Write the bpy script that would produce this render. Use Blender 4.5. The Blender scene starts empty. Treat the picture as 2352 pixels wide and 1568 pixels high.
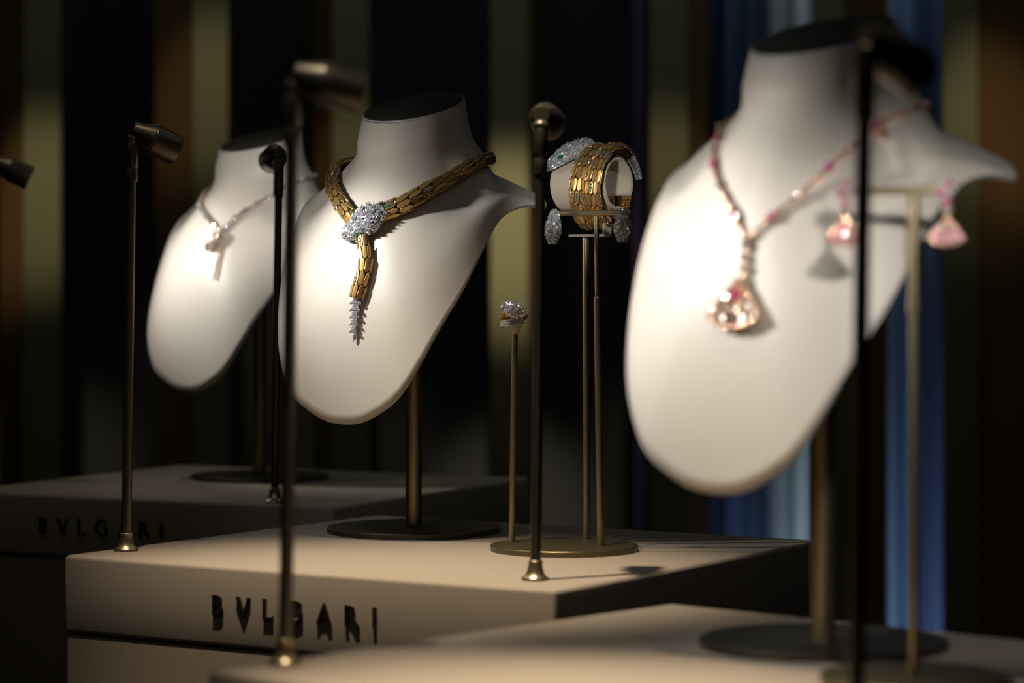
import bpy, bmesh, math, random
from mathutils import Vector, Matrix
from mathutils.bvhtree import BVHTree

# ------------------------------------------------------------------ camera, world, exposure
S = bpy.context.scene
COL = S.collection
CAM_H = 0.2196                      # eye height above the display tops (display tops are z = 0)
cam_d = bpy.data.cameras.new('camera')
cam_d.sensor_width = 36.0
cam_d.lens = 6400 / 2352 * 36.0
cam_d.shift_y = -164 / 2352
cam_d.clip_start = 0.05
cam_d.dof.use_dof = True
cam_d.dof.focus_distance = 2.27
cam_d.dof.aperture_fstop = 5.7
cam_d.dof.aperture_blades = 9
cam = bpy.data.objects.new('camera', cam_d)
COL.objects.link(cam)
cam.location = (0, 0, CAM_H)
cam.rotation_euler = (math.pi / 2, 0, 0)
S.camera = cam
S.view_settings.view_transform = 'Standard'
S.view_settings.look = 'None'
S.view_settings.gamma = 1.0
S.view_settings.use_curve_mapping = False
S.view_settings.exposure = 0.0

W = bpy.data.worlds.new('world')
S.world = W
W.use_nodes = True
W.node_tree.nodes['Background'].inputs[0].default_value = (0.80, 0.88, 1.0, 1)
W.node_tree.nodes['Background'].inputs[1].default_value = 0.02
FLOOR = -1.0
CEIL = 1.9


def spot(name, loc, target, power, angle, blend=0.6, size=0.01, col=(1, 0.86, 0.68)):
    l = bpy.data.lights.new(name, 'SPOT')
    l.energy = power
    l.spot_size = math.radians(angle)
    l.spot_blend = blend
    l.shadow_soft_size = size
    l.color = col
    o = bpy.data.objects.new(name, l)
    COL.objects.link(o)
    o.location = loc
    d = Vector(target) - Vector(loc)
    o.rotation_euler = d.to_track_quat('-Z', 'Y').to_euler()
    return o


def area(name, loc, target, power, sx, sy, col=(1, 0.9, 0.75)):
    l = bpy.data.lights.new(name, 'AREA')
    l.shape = 'RECTANGLE'
    l.size = sx
    l.size_y = sy
    l.energy = power
    l.color = col
    o = bpy.data.objects.new(name, l)
    COL.objects.link(o)
    o.location = loc
    d = Vector(target) - Vector(loc)
    o.rotation_euler = d.to_track_quat('-Z', 'Y').to_euler()
    return o


# ceiling downlights over the display table (they throw the short lamp shadows on the tops)
CEIL_W = 20.0
spot('ceiling_spot', (-0.31, 1.77, 1.85), (-0.10, 1.97, 0), 230.0, 22, 1.0, 0.025, (1, 0.83, 0.62))
spot('ceiling_spot', (-0.72, 2.45, 1.85), (-0.36, 2.95, 0), 8.0, 22, 1.0, 0.025, (1, 0.83, 0.62))
spot('ceiling_spot', (-0.10, 1.25, 1.85), (0.01, 1.40, 0), 260.0, 15, 1.0, 0.025, (1, 0.83, 0.62))
spot('ceiling_spot', (-0.26, 1.18, 1.85), (-0.115, 1.56, 0.33), 45.0, 6, 1.0, 0.03, (1, 0.88, 0.70))  # extra unseen spot, added for the highlight on the foreground lamp head
# soft glow of the shop behind the photographer
area('shop_glow', (-1.6, 0.4, 1.7), (-0.1, 2.2, 0.1), 0.4, 1.2, 0.8, (0.85, 0.93, 1.0))

# tiny unseen spots under the ceiling, added so metal and stones sparkle
for i, (x, y, c) in enumerate(((-1.3, 0.9, (1, .92, .8)), (-0.7, 0.5, (.9, .95, 1)), (0.1, 0.4, (1, .9, .75)), (0.9, 0.6, (.95, .97, 1)), (1.4, 1.3, (1, .9, .78)), (1.5, 2.3, (.9, .95, 1)),
                               (-1.6, 1.9, (1, .93, .8)), (-1.5, 2.9, (.95, .97, 1)), (0.8, 3.2, (1, .92, .8)), (-0.6, 3.9, (.95, .97, 1)))):
    spot('sparkle_spot', (x, y, 1.82), (-0.05, 2.1, 0.2), 1.0, 50, 1.0, 0.006, c)
# grazing lights on the brass uprights of the back screen
for u, tz, pw in ((96, .34, 170), (483, .53, 70), (805, .36, 80), (1170, .27, 420), (1537, .35, 90), (1985, .5, 60), (2207, .4, 30), (2300, .5, 90)):
    x = (u - 1176) / 6400 * 5.0
    spot('screen_spot', (x * 0.7, 2.9, 1.85), (x, 5.0, tz), pw, 7.5, 1.0, 0.03, (1, 0.9, 0.62))
area('screen_fill', (0.0, 3.4, 1.8), (0.0, 5.0, 0.7), 4.5, 2.4, 0.3, (0.88, 1.0, 0.86))  # unseen area light added to lift the greenish tops of the uprights
for x in (0.49, 0.74):  # unseen spots added above and below to brighten the curtains
    spot('curtain_fill_top', (x, 5.14, 1.85), (x, 5.22, 0.3), 12.0, 50, 1.0, 0.03, (0.72, 0.85, 1.0))
    spot('curtain_fill_low', (x, 5.12, -0.95), (x, 5.22, 0.1), 6.0, 50, 1.0, 0.03, (0.62, 0.80, 1.0))

# ------------------------------------------------------------------ helpers


def tag(o, label=None, cat=None, group=None, kind=None):
    if label: o['label'] = label
    if cat: o['category'] = cat
    if group: o['group'] = group
    if kind: o['kind'] = kind
    return o


def empty(name, loc=(0, 0, 0), rot=(0, 0, 0)):
    o = bpy.data.objects.new(name, None)
    o.empty_display_size = 0.02
    COL.objects.link(o)
    o.location = loc
    o.rotation_euler = rot
    return o


def link(name, me, mat=None, parent=None, smooth=False, mats=None):
    o = bpy.data.objects.new(name, me)
    COL.objects.link(o)
    if mats:
        for m in mats: me.materials.append(m)
    elif mat and not me.materials:
        me.materials.append(mat)
    if smooth:
        for p in me.polygons: p.use_smooth = True
    if parent: o.parent = parent
    return o


def obj(name, verts, faces, mat, parent=None, smooth=False):
    me = bpy.data.meshes.new(name)
    me.from_pydata([tuple(v) for v in verts], [], faces)
    me.update()
    return link(name, me, mat, parent, smooth)


def bm_obj(name, bm, mat, parent=None, smooth=False, mats=None):
    me = bpy.data.meshes.new(name)
    bm.normal_update()
    bm.to_mesh(me)
    bm.free()
    return link(name, me, mat, parent, smooth, mats)


def box_bm(x0, x1, y0, y1, z0, z1, bev=0.0, seg=3):
    bm = bmesh.new()
    vs = [bm.verts.new((x, y, z)) for z in (z0, z1) for y in (y0, y1) for x in (x0, x1)]
    for f in ((0, 2, 3, 1), (4, 5, 7, 6), (0, 1, 5, 4), (2, 6, 7, 3), (0, 4, 6, 2), (1, 3, 7, 5)):
        bm.faces.new([vs[i] for i in f])
    if bev > 0:
        bmesh.ops.bevel(bm, geom=bm.edges[:], offset=bev, segments=seg, profile=0.5, affect='EDGES')
    return bm


def lathe(prof, n=32, M=None, caps=True):
    """profile [(r, z)] revolved about z"""
    V, F = [], []
    for r, z in prof:
        for i in range(n):
            a = 2 * math.pi * i / n
            V.append(Vector((r * math.cos(a), r * math.sin(a), z)))
    for j in range(len(prof) - 1):
        for i in range(n):
            k = (i + 1) % n
            F.append((j * n + i, j * n + k, (j + 1) * n + k, (j + 1) * n + i))
    if caps:
        if prof[0][0] > 1e-6: F.append(tuple(reversed(range(n))))
        if prof[-1][0] > 1e-6: F.append(tuple((len(prof) - 1) * n + i for i in range(n)))
    if M is not None: V = [M @ v for v in V]
    return V, F


def shade(o, ang=40):
    """smooth shading with sharp edges kept"""
    me = o.data
    for p in me.polygons: p.use_smooth = True
    bm = bmesh.new(); bm.from_mesh(me)
    c = math.radians(ang)
    for e in bm.edges:
        if len(e.link_faces) == 2:
            e.smooth = e.calc_face_angle(0) < c
    bm.to_mesh(me); bm.free()
    return o


def aim_matrix(loc, d, up=(0, 0, 1)):
    z = Vector(d).normalized()
    x = Vector(up).cross(z)
    if x.length < 1e-5: x = Vector((1, 0, 0))
    x.normalize()
    y = z.cross(x)
    M = Matrix((x, y, z)).transposed().to_4x4()
    M.translation = Vector(loc)
    return M


def rod(name, p0, p1, r, mat, parent, n=24):
    p0, p1 = Vector(p0), Vector(p1)
    M = aim_matrix(p0, p1 - p0)
    L = (p1 - p0).length
    b = min(0.0004, r * 0.3)
    V, F = lathe([(r - b, 0), (r, b), (r, L - b), (r - b, L)], n, M)
    return shade(obj(name, V, F, mat, parent))


# ------------------------------------------------------------------ materials


def mat(name, col, rough=0.5, metal=0.0, spec=0.5, sheen=0.0, ior=1.5):
    m = bpy.data.materials.new(name)
    m.use_nodes = True
    b = m.node_tree.nodes['Principled BSDF']
    b.inputs['Base Color'].default_value = (*col, 1)
    b.inputs['Roughness'].default_value = rough
    b.inputs['Metallic'].default_value = metal
    b.inputs['Specular IOR Level'].default_value = spec
    b.inputs['IOR'].default_value = ior
    if sheen:
        b.inputs['Sheen Weight'].default_value = sheen
    return m


def nodes(m):
    return m.node_tree.nodes, m.node_tree.links, m.node_tree.nodes['Principled BSDF']


def grain(m, scale=400, strength=0.2, dist=0.0003, mix=0.0, detail=3, stretch=None):
    """noise bump, and optionally a fine colour variation"""
    N, L, b = nodes(m)
    tc = N.new('ShaderNodeTexCoord')
    src = tc.outputs['Object']
    if stretch:
        mp = N.new('ShaderNodeMapping')
        mp.inputs['Scale'].default_value = stretch
        L.new(src, mp.inputs[0]); src = mp.outputs[0]
    n = N.new('ShaderNodeTexNoise')
    n.inputs['Scale'].default_value = scale
    n.inputs['Detail'].default_value = detail
    L.new(src, n.inputs['Vector'])
    bp = N.new('ShaderNodeBump')
    bp.inputs['Strength'].default_value = strength
    bp.inputs['Distance'].default_value = dist
    L.new(n.outputs['Fac'], bp.inputs['Height'])
    L.new(bp.outputs['Normal'], b.inputs['Normal'])
    if mix:
        c = b.inputs['Base Color'].default_value[:3]
        r = N.new('ShaderNodeValToRGB')
        r.color_ramp.elements[0].position = 0.3
        r.color_ramp.elements[1].position = 0.7
        r.color_ramp.elements[0].color = (*[x * (1 - mix) for x in c], 1)
        r.color_ramp.elements[1].color = (*[min(1, x * (1 + mix)) for x in c], 1)
        L.new(n.outputs['Fac'], r.inputs[0])
        L.new(r.outputs[0], b.inputs['Base Color'])
    return m


M_satin = grain(mat('satin', (0.60, 0.545, 0.47), 0.42, 0, 0.45, 0.15), 2600, 0.22, 0.0002, 0.05)
M_edge = grain(mat('satin_edge', (0.50, 0.49, 0.47), 0.35, 0, 0.5), 900, 0.3, 0.0003, 0.05)
M_cap = grain(mat('neck_cap_felt', (0.038, 0.032, 0.025), 0.7, 0, 0.2), 700, 0.3, 0.0003, 0.1)
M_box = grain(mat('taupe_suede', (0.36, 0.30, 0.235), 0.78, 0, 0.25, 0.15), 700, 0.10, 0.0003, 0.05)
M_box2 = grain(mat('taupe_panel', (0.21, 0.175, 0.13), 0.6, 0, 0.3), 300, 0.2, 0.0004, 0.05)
M_brass = grain(mat('champagne_brass', (0.42, 0.345, 0.205), 0.36, 0.92), 600, 0.12, 0.0002, 0.04)
M_bronze = grain(mat('dark_bronze', (0.15, 0.13, 0.095), 0.38, 0.9), 600, 0.12, 0.0002, 0.04)
M_disc = grain(mat('stand_disc_brass', (0.20, 0.165, 0.09), 0.4, 0.92), 500, 0.12, 0.0002, 0.05)
M_plate = grain(mat('base_plate_bronze', (0.12, 0.10, 0.068), 0.42, 0.9), 500, 0.12, 0.0002, 0.05)
M_letter = mat('letter_metal', (0.10, 0.085, 0.045), 0.35, 0.9)
M_suede = grain(mat('beige_suede', (0.44, 0.385, 0.30), 0.9, 0, 0.1, 0.5), 1500, 0.35, 0.0004, 0.12)
M_cream = mat('cream_resin', (0.62, 0.54, 0.42), 0.35)
M_white = mat('white_cap', (0.8, 0.78, 0.70), 0.3)
M_lens = mat('lamp_lens', (0.75, 0.75, 0.72), 0.25)
M_black = grain(mat('black_lacquer', (0.019, 0.019, 0.019), 0.55, 0, 0.3), 3, 0.05, 0.002, 0.05)
M_floor = grain(mat('dark_floor', (0.03, 0.027, 0.023), 0.5), 5, 0.1, 0.001, 0.1)
M_ceil = mat('dark_ceiling', (0.02, 0.02, 0.02), 0.8)
M_post = grain(mat('brushed_brass_post', (0.16, 0.145, 0.075), 0.45, 0.55), 60, 0.05, 0.0005, 0.08, 3, (60, 60, 0.5))
M_postb = grain(mat('brown_bronze_post', (0.17, 0.088, 0.035), 0.5, 0.3), 60, 0.05, 0.0005, 0.08, 3, (60, 60, 0.5))

# ------------------------------------------------------------------ room


def slab(name, x0, x1, y0, y1, z0, z1, m):
    o = bm_obj(name, box_bm(x0, x1, y0, y1, z0, z1), m)
    tag(o, kind='structure')
    return o


slab('floor', -3.2, 3.2, -1.6, 5.9, FLOOR - 0.1, FLOOR, M_floor)
slab('ceiling', -3.2, 3.2, -1.6, 5.9, CEIL, CEIL + 0.1, M_ceil)
slab('wall_back', -3.2, 3.2, 5.8, 5.9, FLOOR, CEIL, M_black)
slab('wall_left', -3.2, -3.1, -1.6, 5.8, FLOOR, CEIL, M_black)
slab('wall_right', 3.1, 3.2, -1.6, 5.8, FLOOR, CEIL, M_black)
slab('wall_front', -3.1, 3.1, -1.6, -1.5, FLOOR, CEIL, M_black)

PY = 5.0


def ux(u, y=PY):
    return (u - 1176) / 6400 * y


# upright posts of the back screen: brass front strip and a splayed bronze side
POSTS = [  # front strip u0,u1  side strip to
    (52, 140, 0, 'slim brass upright at far left edge of the screen'),
    (441, 525, 356, 'brass upright behind the left bust, wide bronze side'),
    (762, 848, 722, 'pale brass upright behind the neck of the middle bust'),
    (1126, 1214, 1226, 'brass upright between middle bust and bracelet'),
    (1492, 1582, 1626, 'brass upright with bronze side between bracelet and right bust'),
    (1866, 1942, 2040, 'brass upright directly above the neck of the right bust'),
    (2166, 2248, 2362, 'broad bronze sided upright at far right edge'),
]
for i, (a, b, c, lab) in enumerate(POSTS):
    t = empty('upright_post', (ux((a + b) / 2), PY, FLOOR))
    tag(t, lab, 'post', 'uprights of the back screen')
    xa, xb, xc = ux(a) - t.location.x, ux(b) - t.location.x, ux(c, PY + 0.06) - t.location.x
    H = CEIL - FLOOR
    bm_obj('front_strip', box_bm(xa, xb, 0, 0.014, 0, H, 0.002, 2), M_post, t)
    s = 1 if c > b else -1
    e = xb if s > 0 else xa
    V = [(e - s * 0.004, 0.014, 0), (xc, 0.06, 0), (xc, 0.072, 0), (e - s * 0.03, 0.072, 0), (e - s * 0.03, 0.014, 0)]
    n = 5
    V = V + [(x, y, H) for x, y, z in V]
    F = [tuple(range(n)), tuple(range(2 * n - 1, n - 1, -1))] + [(k, k + n, (k + 1) % n + n, (k + 1) % n) for k in range(n)]
    o = obj('side_strip', V, F, M_postb, t)
    bm = bmesh.new(); bm.from_mesh(o.data); bmesh.ops.recalc_face_normals(bm, faces=bm.faces); bm.to_mesh(o.data); bm.free()


def curtain(u0, u1, label, seed, y=5.25, m=None):
    rnd = random.Random(seed)
    x0, x1 = ux(u0, y), ux(u1, y)
    n = 120
    ph = [rnd.uniform(0, 6.28) for _ in range(4)]
    V, F = [], []
    for i in range(n + 1):
        s = i / n
        x = x0 + (x1 - x0) * s
        w = (x1 - x0)
        yy = 0.030 * math.sin(s * w / 0.045 * 6.28 + ph[0]) + 0.012 * math.sin(s * w / 0.11 * 6.28 + ph[1]) + 0.006 * math.sin(s * w / 0.021 * 6.28 + ph[2])
        for z in (FLOOR + 0.01, CEIL):
            V.append((x, y + yy, z))
    for i in range(n):
        F.append((2 * i, 2 * i + 2, 2 * i + 3, 2 * i + 1))
    o = obj('curtain', V, F, m, None, True)
    sm = o.modifiers.new('s', 'SOLIDIFY'); sm.thickness = 0.003
    tag(o, label, 'curtain', 'blue pleated curtains behind the screen')
    return o


def cur_mat(n, c): return grain(mat(n, c, 0.5, 0.0, 0.6), 8, 0.1, 0.002, 0.85, 1, (2.2, 2.2, 0.02))  # lit and shaded streaks of the pleats are painted into the colour


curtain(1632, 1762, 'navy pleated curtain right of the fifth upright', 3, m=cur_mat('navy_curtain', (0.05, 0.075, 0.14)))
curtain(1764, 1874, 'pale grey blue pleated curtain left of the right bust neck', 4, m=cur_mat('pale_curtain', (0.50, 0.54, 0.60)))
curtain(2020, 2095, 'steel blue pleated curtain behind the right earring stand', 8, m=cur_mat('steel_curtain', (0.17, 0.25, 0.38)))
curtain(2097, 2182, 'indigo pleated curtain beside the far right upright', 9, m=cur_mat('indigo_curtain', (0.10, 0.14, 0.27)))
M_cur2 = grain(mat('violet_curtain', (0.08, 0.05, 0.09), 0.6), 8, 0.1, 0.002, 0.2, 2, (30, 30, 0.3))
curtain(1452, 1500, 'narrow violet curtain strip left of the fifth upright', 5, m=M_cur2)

# ------------------------------------------------------------------ display boxes
# letters as polygons on a 1-high cap grid


def arc(cx, cy, rx, ry, a0, a1, n=12):
    return [(cx + rx * math.cos(math.radians(a0 + (a1 - a0) * i / n)), cy + ry * math.sin(math.radians(a0 + (a1 - a0) * i / n))) for i in range(n + 1)]


def band(o, i):
    """strip between two equal-length polylines"""
    return [(o[k], o[k + 1], i[k + 1], i[k]) for k in range(len(o) - 1)]


def glyph(ch):
    Q = []  # list of convex polygons (counter clockwise or not)
    s = 0.17
    f = 0.03
    def stem(x):
        return [(x - f, 0), (x + s + f, 0), (x + s, 0.07), (x + s, 0.93), (x + s + f, 1), (x - f, 1), (x, 0.93), (x, 0.07)]
    if ch == 'I':
        return [stem(0)], 0.17
    if ch == 'L':
        return [stem(0), [(0.1, 0), (0.60, 0), (0.62, 0.2), (0.56, 0.12), (0.1, 0.11)]], 0.60
    if ch == 'V':
        return [[(-0.03, 1), (0.21, 1), (0.50, 0.19), (0.42, -0.02)], [(0.42, -0.02), (0.50, 0.19), (0.46, 0.27), (0.70, 1), (0.86, 1), (0.48, -0.02)]], 0.82
    if ch == 'A':
        return [[(-0.03, 0), (0.11, 0), (0.44, 0.82), (0.40, 1.02)], [(0.40, 1.02), (0.47, 1.02), (0.88, 0), (0.66, 0), (0.36, 0.80)],
                [(0.18, 0.27), (0.64, 0.27), (0.60, 0.38), (0.23, 0.38)]], 0.85
    if ch in 'BR':
        Q = [stem(0)]
        o1 = [(0.1, 1.0)] + arc(0.30, 0.75, 0.27, 0.25, 90, -90, 10) + [(0.1, 0.5)]
        i1 = [(0.1, 0.91)] + arc(0.28, 0.75, 0.12, 0.16, 90, -90, 10) + [(0.1, 0.59)]
        Q += band(o1, i1)
        if ch == 'B':
            o2 = [(0.1, 0.55)] + arc(0.32, 0.275, 0.33, 0.275, 90, -90, 10) + [(0.1, 0)]
            i2 = [(0.1, 0.46)] + arc(0.30, 0.275, 0.17, 0.185, 90, -90, 10) + [(0.1, 0.09)]
            Q += band(o2, i2)
            return Q, 0.66
        Q.append([(0.26, 0.53), (0.44, 0.53), (0.84, 0.0), (0.62, 0.0)])
        return Q, 0.80
    if ch == 'G':
        o1 = arc(0.52, 0.5, 0.54, 0.53, 45, 325, 26)
        i1 = arc(0.53, 0.5, 0.38, 0.44, 50, 318, 26)
        return band(o1, i1) + [[(0.80, 0.05), (0.96, 0.16), (0.96, 0.48), (0.80, 0.48)]], 1.0
    return [], 0.3


def letter_mesh(ch, h, depth):
    Q, w = glyph(ch)
    V, F = [], []
    for q in Q:
        n = len(q); b = len(V)
        V += [(x * h, 0, y * h) for x, y in q] + [(x * h, depth, y * h) for x, y in q]
        F.append(tuple(b + i for i in range(n)))
        F.append(tuple(b + n + i for i in reversed(range(n))))
        for i in range(n):
            k = (i + 1) % n
            F.append((b + i, b + n + i, b + n + k, b + k))
    me = bpy.data.meshes.new('letter')
    me.from_pydata(V, [], F)
    me.materials.append(M_letter)
    bm = bmesh.new(); bm.from_mesh(me); bmesh.ops.recalc_face_normals(bm, faces=bm.faces); bm.to_mesh(me); bm.free()
    return me, w * h


WORD = 'BVLGARI'
BW, BD = 0.4385, 0.418


def display_box(A, ang, label, text_at=None, bw=BW, bd=BD, z0=FLOOR):
    t = empty('display_plinth', (A[0], A[1], z0), (0, 0, math.radians(ang)))
    tag(t, label, 'plinth', 'taupe display plinths')
    h = -z0
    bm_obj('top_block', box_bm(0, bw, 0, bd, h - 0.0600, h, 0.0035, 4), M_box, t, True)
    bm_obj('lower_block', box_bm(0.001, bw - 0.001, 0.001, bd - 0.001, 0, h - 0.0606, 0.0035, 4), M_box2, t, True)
    if text_at:
        x0, x1, zt = text_at
        H = 0.0148
        ms = [letter_mesh(c, H, 0.0018) for c in WORD]
        tot = sum(w for _, w in ms)
        gap = ((x1 - x0) - tot) / (len(WORD) - 1)
        x = x0
        for me, w in ms:
            o = link('letter', me, None, t)
            o.location = (x, -0.0019, h + zt - H)
            x += w + gap
    return t


def box_frame(A, ang):
    a = math.radians(ang)
    return lambda u, w, z=0: (A[0] + u * math.cos(a) - w * math.sin(a), A[1] + u * math.sin(a) + w * math.cos(a), z)


A_M, ANG_M = (-0.3456, 2.1484), -32.2
A_R, ANG_R = (-0.1684, 1.5337), -42.0
A_L, ANG_L = (-0.5593, 2.771), -26.0
display_box(A_M, ANG_M, 'taupe plinth under the middle bust, raised lettering on its front', (0.1462, 0.294, -0.0215), BW + .005)
display_box(A_R, ANG_R, 'nearest blurred taupe plinth under the right bust', None, BW, .408)
display_box(A_L, ANG_L, 'farthest shaded taupe plinth under the left bust', (BW - 0.330, BW - 0.187, -0.0215))

# ------------------------------------------------------------------ necklace busts
EDGE = [  # angle on the neck (0 front, 180 back), x, y, z of the shell's rim
    (0, 0, -.107, .0955), (4, .014, -.1075, .0970), (8, .028, -.1075, .1025), (15, .050, -.1065, .1175), (22, .0655, -.100, .1418),
    (30, .0765, -.089, .1678), (41, .0885, -.069, .2011), (52, .0955, -.050, .2325), (60, .0985, -.036, .2520), (67, .1015, -.022, .2650),
    (74, .1080, -.004, .2725), (80, .1165, .012, .2735), (85, .1175, .019, .2735), (92, .1075, .031, .2790), (105, .088, .044, .2860), (125, .062, .056, .2890),
    (150, .030, .061, .2890), (180, 0, .062, .2890)]


def lerp_tab(tab, x):
    if x <= tab[0][0]: return tab[0][1:]
    for a, b in zip(tab, tab[1:]):
        if x <= b[0]:
            s = (x - a[0]) / (b[0] - a[0])
            return tuple(p + (q - p) * s for p, q in zip(a[1:], b[1:]))
    return tab[-1][1:]


def smooth_tab(tab, x):
    """Catmull-Rom through table rows"""
    n = len(tab)
    if x <= tab[0][0]: return tab[0][1:]
    if x >= tab[-1][0]: return tab[-1][1:]
    for i in range(n - 1):
        if x <= tab[i + 1][0]: break
    p0 = tab[max(i - 1, 0)]; p1 = tab[i]; p2 = tab[i + 1]; p3 = tab[min(i + 2, n - 1)]
    h = p2[0] - p1[0]; t = (x - p1[0]) / h
    out = []
    for k in range(1, len(p1)):
        m1 = (p2[k] - p0[k]) / max(p2[0] - p0[0], 1e-9) * h
        m2 = (p3[k] - p1[k]) / max(p3[0] - p1[0], 1e-9) * h
        out.append((2 * t**3 - 3 * t**2 + 1) * p1[k] + (t**3 - 2 * t**2 + t) * m1 + (-2 * t**3 + 3 * t**2) * p2[k] + (t**3 - t**2) * m2)
    return tuple(out)


# neck rings: angle -> radius, z
RING1 = [(0, .0450, .326), (90, .0478, .332), (180, .050, .336)]
RING2 = [(0, .0505, .306), (60, .0512, .308), (95, .0575, .317), (180, .055, .320)]
COLLAR = [(0, .0740, .2700), (45, .0765, .2720), (62, .0790, .2735), (80, .0850, .2870), (110, .0680, .3010), (140, .058, .3040), (180, .052, .3040)]
NECK_Z, NECK_K, NECK_R = .3560, .345, .0428


def polar(r, deg, z):
    a = math.radians(deg)
    return Vector((r * math.sin(a), -r * math.cos(a), z))


def bust_meridian(deg):
    a = abs(deg)
    p0 = polar(NECK_R, a, 0); p0.z = NECK_Z + NECK_K * p0.y
    r1, z1 = smooth_tab(RING1, a); r2, z2 = smooth_tab(RING2, a); rc, zc = smooth_tab(COLLAR, a)
    p1 = polar(r1, a, z1); p2 = polar(r2, a, z2); p3 = polar(rc, a, zc)
    e = Vector(smooth_tab(EDGE, a))
    m = p3.lerp(e, 0.5)
    bul = max(0, 1 - a / 75)
    m.y -= 0.007 * bul
    if 25 < a < 85:
        g = math.sin(math.radians((a - 25) * 3))
        m.x *= 1 + 0.06 * g
        m.z += 0.003 * g
    P = [p0, p1, p2, p3, m, e]
    if deg < 0:
        for p in P: p.x = -p.x
    return P


def crom(P, m):
    out = []
    n = len(P)
    for i in range(n - 1):
        p0 = P[max(i - 1, 0)]; p1 = P[i]; p2 = P[i + 1]; p3 = P[min(i + 2, n - 1)]
        for k in range(m):
            t = k / m
            out.append(0.5 * ((2 * p1) + (p2 - p0) * t + (2 * p0 - 5 * p1 + 4 * p2 - p3) * t * t + (3 * p1 - p0 - 3 * p2 + p3) * t**3))
    out.append(P[-1].copy())
    return out


ANGS = []
a_ = 0.0
while a_ < 180:
    ANGS.append(a_)
    a_ += 2 if a_ < 96 else 4
ANGS = [-180 + 0.0] + [-x for x in reversed(ANGS) if x > 0] + ANGS
ROWS = [crom(bust_meridian(d), 7) for d in ANGS]


def make_shell():
    n, m = len(ROWS), len(ROWS[0])
    V = [v for r in ROWS for v in r]
    F = []
    for i in range(n):
        k = (i + 1) % n
        for j in range(m - 1):
            F.append((i * m + j, i * m + j + 1, k * m + j + 1, k * m + j))
    return V, F


SHELL_V, SHELL_F = make_shell()
BVH = BVHTree.FromPolygons([tuple(v) for v in SHELL_V], SHELL_F)
shell_me = None


def necklace_bust(loc, rotz, label, rise=0.0):
    global shell_me, edge_me
    t = empty('necklace_bust', loc, (0, 0, math.radians(rotz)))
    tag(t, label, 'bust', 'satin necklace busts on brass stands')
    o = obj('shell', SHELL_V, SHELL_F, M_satin, t, True)
    bm = bmesh.new(); bm.from_mesh(o.data); bmesh.ops.recalc_face_normals(bm, faces=bm.faces)
    # outward = away from neck axis
    f = min(bm.faces, key=lambda f: (f.calc_center_median() - Vector((0, -.05, .30))).length)
    if f.normal.y > 0: bmesh.ops.reverse_faces(bm, faces=bm.faces)
    bm.to_mesh(o.data); bm.free()
    sm = o.modifiers.new('s', 'SOLIDIFY'); sm.thickness = 0.0030; sm.offset = -1
    # neck cap: dark disc with a thin satin lip
    M = Matrix.Translation((0, 0, NECK_Z)) @ Matrix.Rotation(math.atan(NECK_K), 4, 'X')
    k = math.sqrt(1 + NECK_K**2)
    R = NECK_R
    V, F = lathe([(R - .0006, -.003), (R + .0004, -.002), (R + .0006, .0004), (R + .0003, .0009), (R - .0004, .0009)], 64, M, False)
    V = [Vector((v.x, v.y, v.z)) for v in V]
    lip = shade(obj('neck_lip', V, F, M_edge, t), 60)
    V, F = lathe([(R - .0004, -.002), (R - .0003, .0010), (R - .0012, .0017), (0, .0019)], 64, M)
    shade(obj('neck_cap', V, F, M_cap, t), 60)
    # rim: pale strip along the free edge of the shell
    E = [r[-1] for r in ROWS]
    E2 = [r[-2] for r in ROWS]
    V, F = [], []
    n = len(E)
    for i in range(n):
        d = (E[i] - E2[i]).normalized()
        tg = (E[(i + 1) % n] - E[i - 1]).normalized()
        nn = d.cross(tg).normalized()
        c = Vector((0, 0.0, 0.24))
        if nn.dot(E[i] - c) < 0: nn = -nn
        if ANGS[i] and abs(ANGS[i]) < 80 and nn.y > 0.3: nn = -nn
        V += [E[i] - nn * .0003 - d * .0008, E[i] - nn * .0003 + d * .0004, E[i] - nn * .0042 + d * .0004, E[i] - nn * .0042 - d * .0008]
    for i in range(n):
        k2 = (i + 1) % n
        for q in range(4):
            q2 = (q + 1) % 4
            F.append((i * 4 + q, i * 4 + q2, k2 * 4 + q2, k2 * 4 + q))
    o = obj('edge_trim', V, F, M_edge, t, False)
    bm = bmesh.new(); bm.from_mesh(o.data); bmesh.ops.recalc_face_normals(bm, faces=bm.faces); bm.to_mesh(o.data); bm.free()
    shade(o, 50)
    V, F = lathe([(.0068, .0045), (.0068, .30)], 32)
    shade(obj('pole', V, F, M_brass, t))
    V, F = lathe([(.0725, 0), (.0728, .0004), (.0728, .0040), (.0722, .0045), (0, .0045)], 96)
    shade(obj('base_plate', V, F, M_plate, t), 30)
    # bracket that carries the shell on the pole (inside the neck)
    V, F = lathe([(.004, .30), (.016, .302), (.016, .308), (0, .308)], 24)
    obj('neck_socket', V, F, M_bronze, t)
    return t


BUST_M = necklace_bust((-0.0826, 2.34, 0), -30, 'beige satin bust in sharp focus wearing the gold snake necklace')
BUST_R = necklace_bust((0.1820, 1.628, 0), -40, 'large blurred satin bust at right wearing the rose gold fan necklace')
BUST_L = necklace_bust((-0.2660, 2.94, 0), -38.5, 'blurred satin bust at left behind the others with a diamond necklace')

# ------------------------------------------------------------------ reading lamps


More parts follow.
